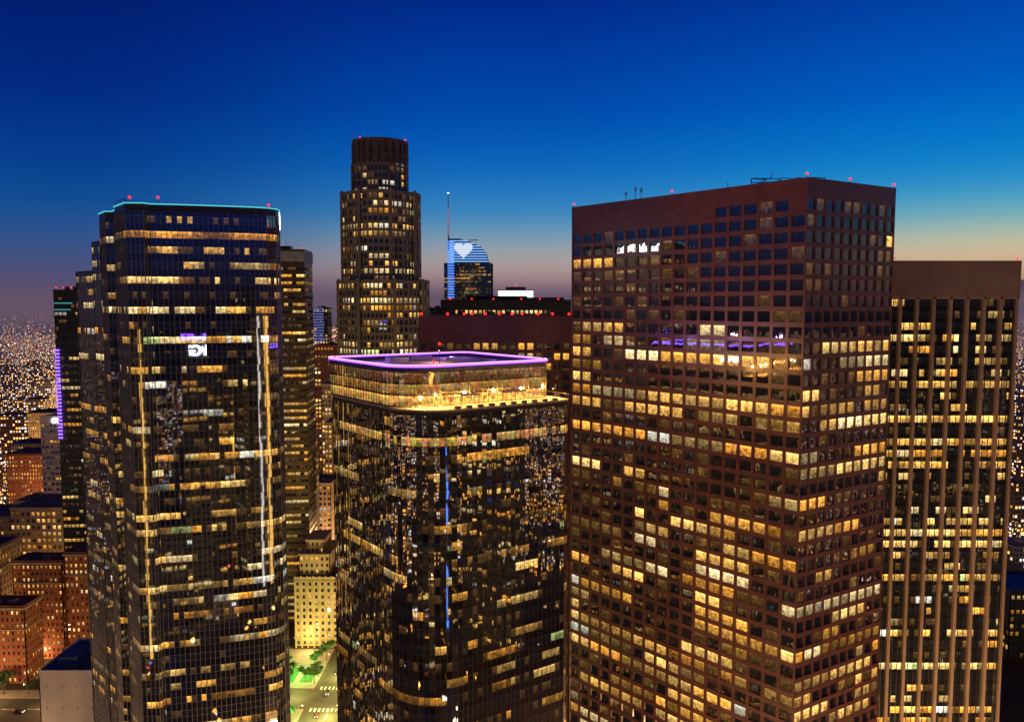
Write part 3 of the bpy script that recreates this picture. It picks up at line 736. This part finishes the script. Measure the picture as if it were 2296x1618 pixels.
LC=[(1,.38,.06)]*9+[(1,.55,.16)]*6+[(1,.82,.6)]*3+[(.7,.85,1),(1,.1,.05),(.4,.25,1),(.2,.8,.6)]
dens_=[(rr.uniform(-.72,-.5),rr.uniform(.02,.3),rr.uniform(.01,.05)) for _ in range(14)]
for _ in range(26000):
    if rr.random()<.78:
        sd=rr.random()
        t=rr.uniform(-.72,-.5) if sd<.6 else (rr.uniform(-.32,.1) if sd<.82 else rr.uniform(.6,.7))
        uu=.0068+.33*rr.random()**2.1
        if sd<.25:
            c0=rr.choice(dens_); t=rr.gauss(c0[0],c0[2]*1.2); uu=max(.008,rr.gauss(c0[1],c0[2]*.5))
        y=190/uu; x=t*y
    else:
        a=rr.uniform(0,2*math.pi); d=rr.uniform(420,5000); x=d*math.cos(a); y=d*math.sin(a)
    if abs(x)<340 and -250<y<540: continue
    if -235<x<60 and 400<y<960: continue
    xr=x*math.cos(-ang)-y*math.sin(-ang); yr=x*math.sin(-ang)+y*math.cos(-ang)
    if rr.random()<.5: xr=(round(xr/85-.5)+.5)*85+rr.choice((-7,7))
    else: yr=(round(yr/85-.5)+.5)*85+rr.choice((-7,7))
    x,y=rot(xr,yr); d=math.hypot(x,y)
    k=rr.uniform(.2,1)**2.5*6; c=rr.choice(LC); lamp(x,y,8+rr.uniform(0,8),.36+d*.00019*rr.uniform(.5,1.8),tuple(q*k for q in c))
for off in(-9,-7.4,-6.1,-12,-15,-4):
    for k in range(230):
        xr=off*85+42.5; yr=380+k*24+rr.uniform(-4,4)
        for s_ in(-8,8,-3,3):
            x,y=rot(xr+s_,yr); d=math.hypot(x,y)
            if abs(x)<340 and y<540: continue
            c=(1,.42,.08) if abs(s_)==8 else ((1,.9,.7) if s_<0 else (1,.1,.04))
            lamp(x,y,8 if abs(s_)==8 else 1.2,.45+d*.00022,tuple(q*rr.uniform(1.5,4) for q in c))
for _ in range(450):  # unseen lights behind the viewpoint, added to show in the mirror glass
    x=rr.uniform(-330,330); y=rr.uniform(-420,110)
    if any(r[0][0]-2<x<r[1][0]+2 and r[0][1]-2<y<r[2][1]+2 for r,*_ in RT): continue
    x=round(x/55)*55+rr.choice((-6,6))
    k=rr.uniform(1,7); c=rr.choice(LC+[(1,.1,.05),(.15,.3,1)]); lamp(x,y,rr.uniform(3,10),rr.uniform(.5,1.6),tuple(q*k for q in c))
mkobj('city_light_points',g.v,g.f,attr_emit('city_lights',1.6),None,(0,0,0),None,GL,label='thousands of distant warm street and sign lights',cat='city lights',kind='stuff')
m,nt,out=newmat('city_haze_air'); ab=N(nt,'ShaderNodeVolumeAbsorption'); ab.inputs['Density'].default_value=1/5000; ab.inputs['Color'].default_value=(0,0,0,1)
e=N(nt,'ShaderNodeEmission'); e.inputs[0].default_value=(.125,.085,.13,1); e.inputs[1].default_value=1/5000  # haze colour is emitted by the volume, standing in for scattered city light
ad=N(nt,'ShaderNodeAddShader'); nt.links.new(ab.outputs[0],ad.inputs[0]); nt.links.new(e.outputs[0],ad.inputs[1]); nt.links.new(ad.outputs[0],out.inputs['Volume'])
g=Geo(); g.box(-26000,26000,1000,33000,.5,320); o=mkobj('haze',g.v,g.f,m,kind='structure')

# ================================================================ GROUND, ROADS, HILLS
def sheet(name,x0,x1,y0,y1,z,mat,cat='ground'):
    o=mkobj(name,[(x0,y0,z),(x1,y0,z),(x1,y1,z),(x0,y1,z)],[(0,1,2,3)],mat,kind='structure'); o['label']=name.replace('_',' ')+' seen from above at dusk'; o['category']=cat; return o
sheet('ground',-40000,40000,-15000,60000,0,M_ground)
sheet('road',-96,-76,180,900,.012,M_asph,'road')
sheet('road',-140,-20,356,372,.008,M_asph,'road')
sheet('road',-300,-190,346,362,.008,M_asph,'road')
sheet('road',-284,-270,120,700,.012,M_asph,'road')
g=Geo()
g.box(-125,-98,374,418,0,.14); g.box(-125,-98,300,354,0,.14); g.box(-74,-60,300,354,0,.14); g.box(-74,-60,374,430,0,.14); g.box(-268,-192,364,372,0,.14)
mkobj('pavement',g.v,g.f,M_pave,kind='structure')
g=Geo(); g.box(-121,-110,380,396,.1,.22); g.box(-107,-101,380,392,.1,.22); g.box(-120,-106,322,346,.1,.22); g.box(-72,-63,376,395,.1,.22)
mkobj('lawn',g.v,g.f,M_grass,kind='structure')
g=Geo()
for k in range(10):
    x=-95+k*2; g.quad((x,372.6,.02),(x+.9,372.6,.02),(x+.9,375.8,.02),(x,375.8,.02)); g.quad((x,352,.02),(x+.9,352,.02),(x+.9,355,.02),(x,355,.02))
for k in range(40):
    y=200+k*12
    if not 350<y<378: g.quad((-86.2,y,.02),(-85.9,y,.02),(-85.9,y+6,.02),(-86.2,y+6,.02))
for k in range(9):
    x=-300+k*12; g.quad((x,353.9,.02),(x+6,353.9,.02),(x+6,354.2,.02),(x,354.2,.02))
mkobj('road_marking',g.v,g.f,M_paint,kind='structure')
V=[];Fc=[]; nx=120
for j in range(5):
    for i in range(nx+1):
        x=-13000+i*230; y=12500+j*900
        a=min(max(0,(x-5200)/4200),1); h=(math.sin(i*.33)*.25+math.sin(i*.81+1)*.13+1)*a*620*(math.sin(math.pi*j/4))
        b=max(0,min(1,(-x-9500)/3000)); h+=b*150*math.sin(math.pi*j/4)
        V.append((x,y,h-2))
for j in range(4):
    for i in range(nx):
        k=j*(nx+1)+i; Fc.append((k,k+1,k+nx+2,k+nx+1))
mkobj('hills',V,Fc,solid('hill_scrub',(.05,.06,.04),.9,var=.3,scale=.001),kind='structure',smooth=True)

# ================================================================ TREES, LAMPS, CARS
def make_tree(h,seed):
    r=random.Random(seed); t=Geo(); t.tube((0,0,0),(0,0,h*.45),.22,7,.14); lf=Geo(); tips=[]
    for k in range(9):
        a=k*2.4; e=(math.cos(a)*h*.24*r.uniform(.5,1.2),math.sin(a)*h*.24*r.uniform(.5,1.2),h*r.uniform(.5,.92)); t.tube((0,0,h*.4),e,.09,5,.04); tips.append(e)
    for e in tips:
        for _ in range(110):
            v=Vector((r.gauss(0,1),r.gauss(0,1),r.gauss(0,.7)))*h*.08; p=Vector(e)+v; q=Vector((r.uniform(-1,1),r.uniform(-1,1),r.uniform(-1,1))).normalized()
            x=q.orthogonal().normalized()*.24; y=q.cross(x).normalized()*.24; lf.quad(tuple(p-x-y),tuple(p+x-y),tuple(p+x+y),tuple(p-x+y))
    return t,lf
def instance(kind,parts,locs,label,cat,group,vary=False):
    ms=[]
    for nm,g_,mat in parts:
        me=bpy.data.meshes.new(nm); me.from_pydata(g_.v,[],g_.f); me.materials.append(mat); ms.append((nm,me))
    for (x,y,z,a) in locs:
        e=empty(kind,(x,y,z),label,cat,group); e.rotation_euler=(0,0,a)
        if vary: s_=R.uniform(.7,1.2); e.scale=(s_,s_,s_*R.uniform(.85,1.1))
        for nm,me in ms:
            o=bpy.data.objects.new(nm,me); o.parent=e; sc.collection.objects.link(o)
t,lf=make_tree(9,4)
tl_=[(-119,380,.2),(-112,379,.2),(-104,380,.2),(-118,396,.2),(-103,397,.2),(-99,386,.14),(-99,378,.14),(-70,378,.2),(-66,386,.2),(-70,393,.2),(-117,326,.2),(-108,330,.2),(-102,340,.2),(-118,342,.2),(-99,404,.14),(-99,412,.14),(-123,408,.14),(-72,408,.1),(-122,500,0),(-117,497,0),(-112,505,0),(-108,498,0),(-119,512,0),(-113,520,0),(-104,510,0),(-260,367,.1),(-248,368,.1),(-236,368,.1),(-224,367,.1),(-99,470,0),(-98,482,0),(-104,490,0),(-110,478,0),(-115,484,0)]
instance('street_tree',[('trunk',t,M_bark),('crown',lf,M_leaf)],[(x,y,z,R.uniform(0,6)) for x,y,z in tl_],'broad leafy street tree beside the plaza and road','tree','trees along the streets',True)
p=Geo(); p.tube((0,0,0),(0,0,8),.1,8,.06); p.tube((0,0,8),(1.8,0,8.3),.05); hd=Geo(); hd.box(1.4,2.2,-.15,.15,8.22,8.36); bl=Geo(); bl.ball((1.8,0,8.12),.26)
ll=[]
for y in range(290,620,26): ll+=[(-97,y,.14,0),(-75,y+9,.14,math.pi)]
for x in range(-300,-195,22): ll+=[(x,363.5,.14,-1.57)]
for y in range(330,560,30): ll+=[(-285.5,y,.0,0)]
instance('street_lamp',[('pole',p,M_steel),('lamp_head',hd,M_steel),('lamp_bulb',bl,emit('lamp_bulb',(1,.72,.3),16))],ll,'steel street lamp with glowing warm head','street lamp','street lamps along the roads')
def car():
    b=Geo(); prof=[(-2.2,.35),(2.2,.35),(2.25,.75),(1.3,.92),(-1.9,.98),(-2.25,.8)]
    n=len(prof); b.v=[(x,-.88,z) for x,z in prof]+[(x,.88,z) for x,z in prof]
    b.f=[tuple(range(n)),tuple(range(n,2*n))[::-1]]+[(k,n+k,n+(k+1)%n,(k+1)%n) for k in range(n)]
    c=Geo(); pr=[(-1.6,.95),(.9,.92),(.35,1.42),(-1.1,1.45)]; c.v=[(x,-.78,z) for x,z in pr]+[(x,.78,z) for x,z in pr]
    c.f=[(0,1,2,3),(7,6,5,4)]+[(k,4+k,4+(k+1)%4,(k+1)%4) for k in range(4)]
    w=Geo()
    for x in(-1.4,1.4):
        for y in(-.9,.7): w.tube((x,y,.33),(x,y+.2,.33),.33,10)
    h=Geo(); 
    for y in(-.65,.65): h.ball((2.26,y,.65),.16,6,4)
    t_=Geo()
    for y in(-.65,.65): t_.ball((-2.26,y,.72),.14,6,4)
    return b,c,w,h,t_
b,c,w,h,t_=car()
cl=[(-82,300+i*17+R.uniform(-4,4),.02,1.57) for i in range(12)]+[(-90,306+i*21,.02,-1.57) for i in range(9)]+[(-295+i*13,351,.02,0) for i in range(7)]+[(-274,330+i*15,.02,1.57) for i in range(12)]+[(-280,335+i*17,.02,-1.57) for i in range(10)]
for i,colr in enumerate([(.3,.3,.32),(.03,.03,.035),(.2,.03,.03)]):
    instance('car',[('body',b,solid('car_paint',colr,.3,metal=.3)),('cabin_glass',c,M_dark),('wheels',w,M_dark),('headlights',h,E_head),('taillights',t_,E_tail)],cl[i::3],['silver','black','red'][i]+' car driving on the street with lights on','car','cars on the streets')

# ================================================================ LIGHTS (street and terrace lamps, added facade and roof fills)
def plight(x,y,z,e,c=(1,.56,.22),r=1.5):
    l=bpy.data.lights.new('lamp_and_fill_glow','POINT'); l.energy=e; l.color=c; l.shadow_soft_size=r
    o=bpy.data.objects.new('lamp_and_fill_light',l); o.location=(x,y,z); sc.collection.objects.link(o)
YG=(1,.8,.2)
for x,y,z,e in((20,118,5,2.0e5),(85,120,5,1.8e5),(-60,125,5,1.4e5),(150,180,8,2.0e5),(130,228,10,4e4),(-160,190,8,1.0e5),(-110,410,8,7e3),(-110,470,12,4e4),(-120,540,12,1e5),(-110,600,12,1e5),(-125,680,12,1.4e5),  # unseen fills added to warm the tower facades stand among these street lights
     (-277,350,8,4e4),(-250,356,8,1.2e4),(-277,392,8,4e4),(-250,394,6,1.0e4),(-262,436,10,5e4),(-215,356,8,1.2e4),(-277,520,12,1.6e5),(-312,590,12,1.6e5),(-400,700,14,2.5e5),(-60,380,14,1.6e5),(30,390,14,1.6e5),(-200,290,8,1.2e4),(-470,800,14,3.5e5),(-560,1000,14,5e5),(-640,1200,14,6e5),(-360,610,10,1.5e5)):
    plight(x,y,z,e)
for x,y,e in((-86,300,3.5e4),(-86,345,3e4),(-86,385,2.4e4),(-86,430,2e4),(-105,365,1.2e4),(-112,414,4e3)): plight(x,y,7,e,YG)
for x,y in tl[::2]: plight(x,y,zd+2.6,7000,(1,.48,.1),.3)
plight(corner_lamp[0],corner_lamp[1],zd+2,4000,(1,.48,.1),.3)
for a,b in((12,6),(30,6),(12,32),(34,30),(22,18)):
    x,y=on(a,b); plight(x,y,zu+2.5,1600,(.5,.22,1) if a!=22 else (1,.5,.3),.3)  # added lights above the roof, standing in for the purple rim's glow
plight(-108,388,9,2.0e4,(.35,1,.2)); plight(-100,335,9,2.2e4,(.4,1,.3))
su=bpy.data.lights.new('weak_warm_sun','SUN'); su.energy=.10; su.angle=math.radians(12); su.color=(1,.65,.5)
o=bpy.data.objects.new('low_warm_sun',su); o.rotation_euler=(math.radians(70),0,math.radians(-35)); sc.collection.objects.link(o)  # weak warm sun, shining from behind the viewpoint

# ================================================================ SKY
w=bpy.data.worlds.new('World'); sc.world=w; w.use_nodes=True; nt=w.node_tree; nt.nodes.clear(); L=nt.links.new
out=N(nt,'ShaderNodeOutputWorld'); bg=N(nt,'ShaderNodeBackground'); L(bg.outputs[0],out.inputs[0])
tc=N(nt,'ShaderNodeTexCoord'); sp=N(nt,'ShaderNodeSeparateXYZ'); L(tc.outputs['Generated'],sp.inputs[0])
zf=math_(nt,'MULTIPLY',sp.outputs[2],2.0)
def ramp(stops):
    r=N(nt,'ShaderNodeValToRGB'); r.color_ramp.interpolation='B_SPLINE'; e=r.color_ramp.elements
    while len(e)>1: e.remove(e[-1])
    e[0].position=stops[0][0]; e[0].color=lin(*stops[0][1])
    for p,c in stops[1:]:
        x=e.new(p); x.color=lin(*c)
    L(zf,r.inputs[0]); return r
sn=lambda deg:2*math.sin(math.radians(deg))
rl=ramp([(0,(84,70,112)),(sn(1.2),(70,72,124)),(sn(3.3),(44,84,138)),(sn(5.8),(18,80,148)),(sn(9),(5,62,144)),(sn(13.4),(1,40,128)),(sn(20.5),(2,20,102)),(1,(2,10,60))])
rm=ramp([(0,(124,96,122)),(sn(.8),(152,120,138)),(sn(2.0),(196,164,154)),(sn(3.2),(180,174,170)),(sn(4.8),(112,158,184)),(sn(6.5),(50,134,190)),(sn(9.5),(8,102,188)),(sn(13.4),(0,74,174)),(sn(20.5),(1,36,140)),(1,(2,14,70))])
rt=ramp([(0,(168,132,122)),(sn(1.3),(214,170,138)),(sn(2.6),(238,198,152)),(sn(4.0),(196,198,168)),(sn(5.5),(106,174,186)),(sn(7.5),(28,142,200)),(sn(10),(4,120,202)),(sn(13.4),(0,93,192)),(sn(20.5),(1,50,156)),(1,(2,16,80))])
rd=ramp([(0,(30,22,30)),(sn(2),(30,30,60)),(sn(6),(12,34,90)),(sn(13.4),(4,28,100)),(sn(25),(2,18,80)),(1,(2,10,50))])
m1=N(nt,'ShaderNodeMapRange'); m1.inputs[1].default_value=-.5; m1.inputs[2].default_value=-.02; m1.interpolation_type='SMOOTHSTEP'; L(sp.outputs[0],m1.inputs[0])
m2=N(nt,'ShaderNodeMapRange'); m2.inputs[1].default_value=-.02; m2.inputs[2].default_value=.55; m2.interpolation_type='SMOOTHSTEP'; L(sp.outputs[0],m2.inputs[0])
m3=N(nt,'ShaderNodeMapRange'); m3.inputs[1].default_value=.55; m3.inputs[2].default_value=-.35; m3.interpolation_type='SMOOTHSTEP'; L(sp.outputs[1],m3.inputs[0])
a=N(nt,'ShaderNodeMix',data_type='RGBA'); L(m1.outputs[0],a.inputs[0]); L(rl.outputs[0],a.inputs[6]); L(rm.outputs[0],a.inputs[7])
b_=N(nt,'ShaderNodeMix',data_type='RGBA'); L(m2.outputs[0],b_.inputs[0]); L(a.outputs[2],b_.inputs[6]); L(rt.outputs[0],b_.inputs[7])
c_=N(nt,'ShaderNodeMix',data_type='RGBA'); L(m3.outputs[0],c_.inputs[0]); L(b_.outputs[2],c_.inputs[6]); L(rd.outputs[0],c_.inputs[7])
L(c_.outputs[2],bg.inputs[0]); bg.inputs[1].default_value=1.0

# ================================================================ CAMERA
cd=bpy.data.cameras.new('camera'); cd.lens=27.44; cd.sensor_width=36; cd.clip_end=100000; cd.clip_start=.5
co=bpy.data.objects.new('camera',cd); co.location=(0,0,CAMZ); co.rotation_euler=(math.pi/2-PITCH,0,0); sc.collection.objects.link(co); sc.camera=co
sc.view_settings.view_transform='Standard'; sc.view_settings.look='None'; sc.view_settings.exposure=0
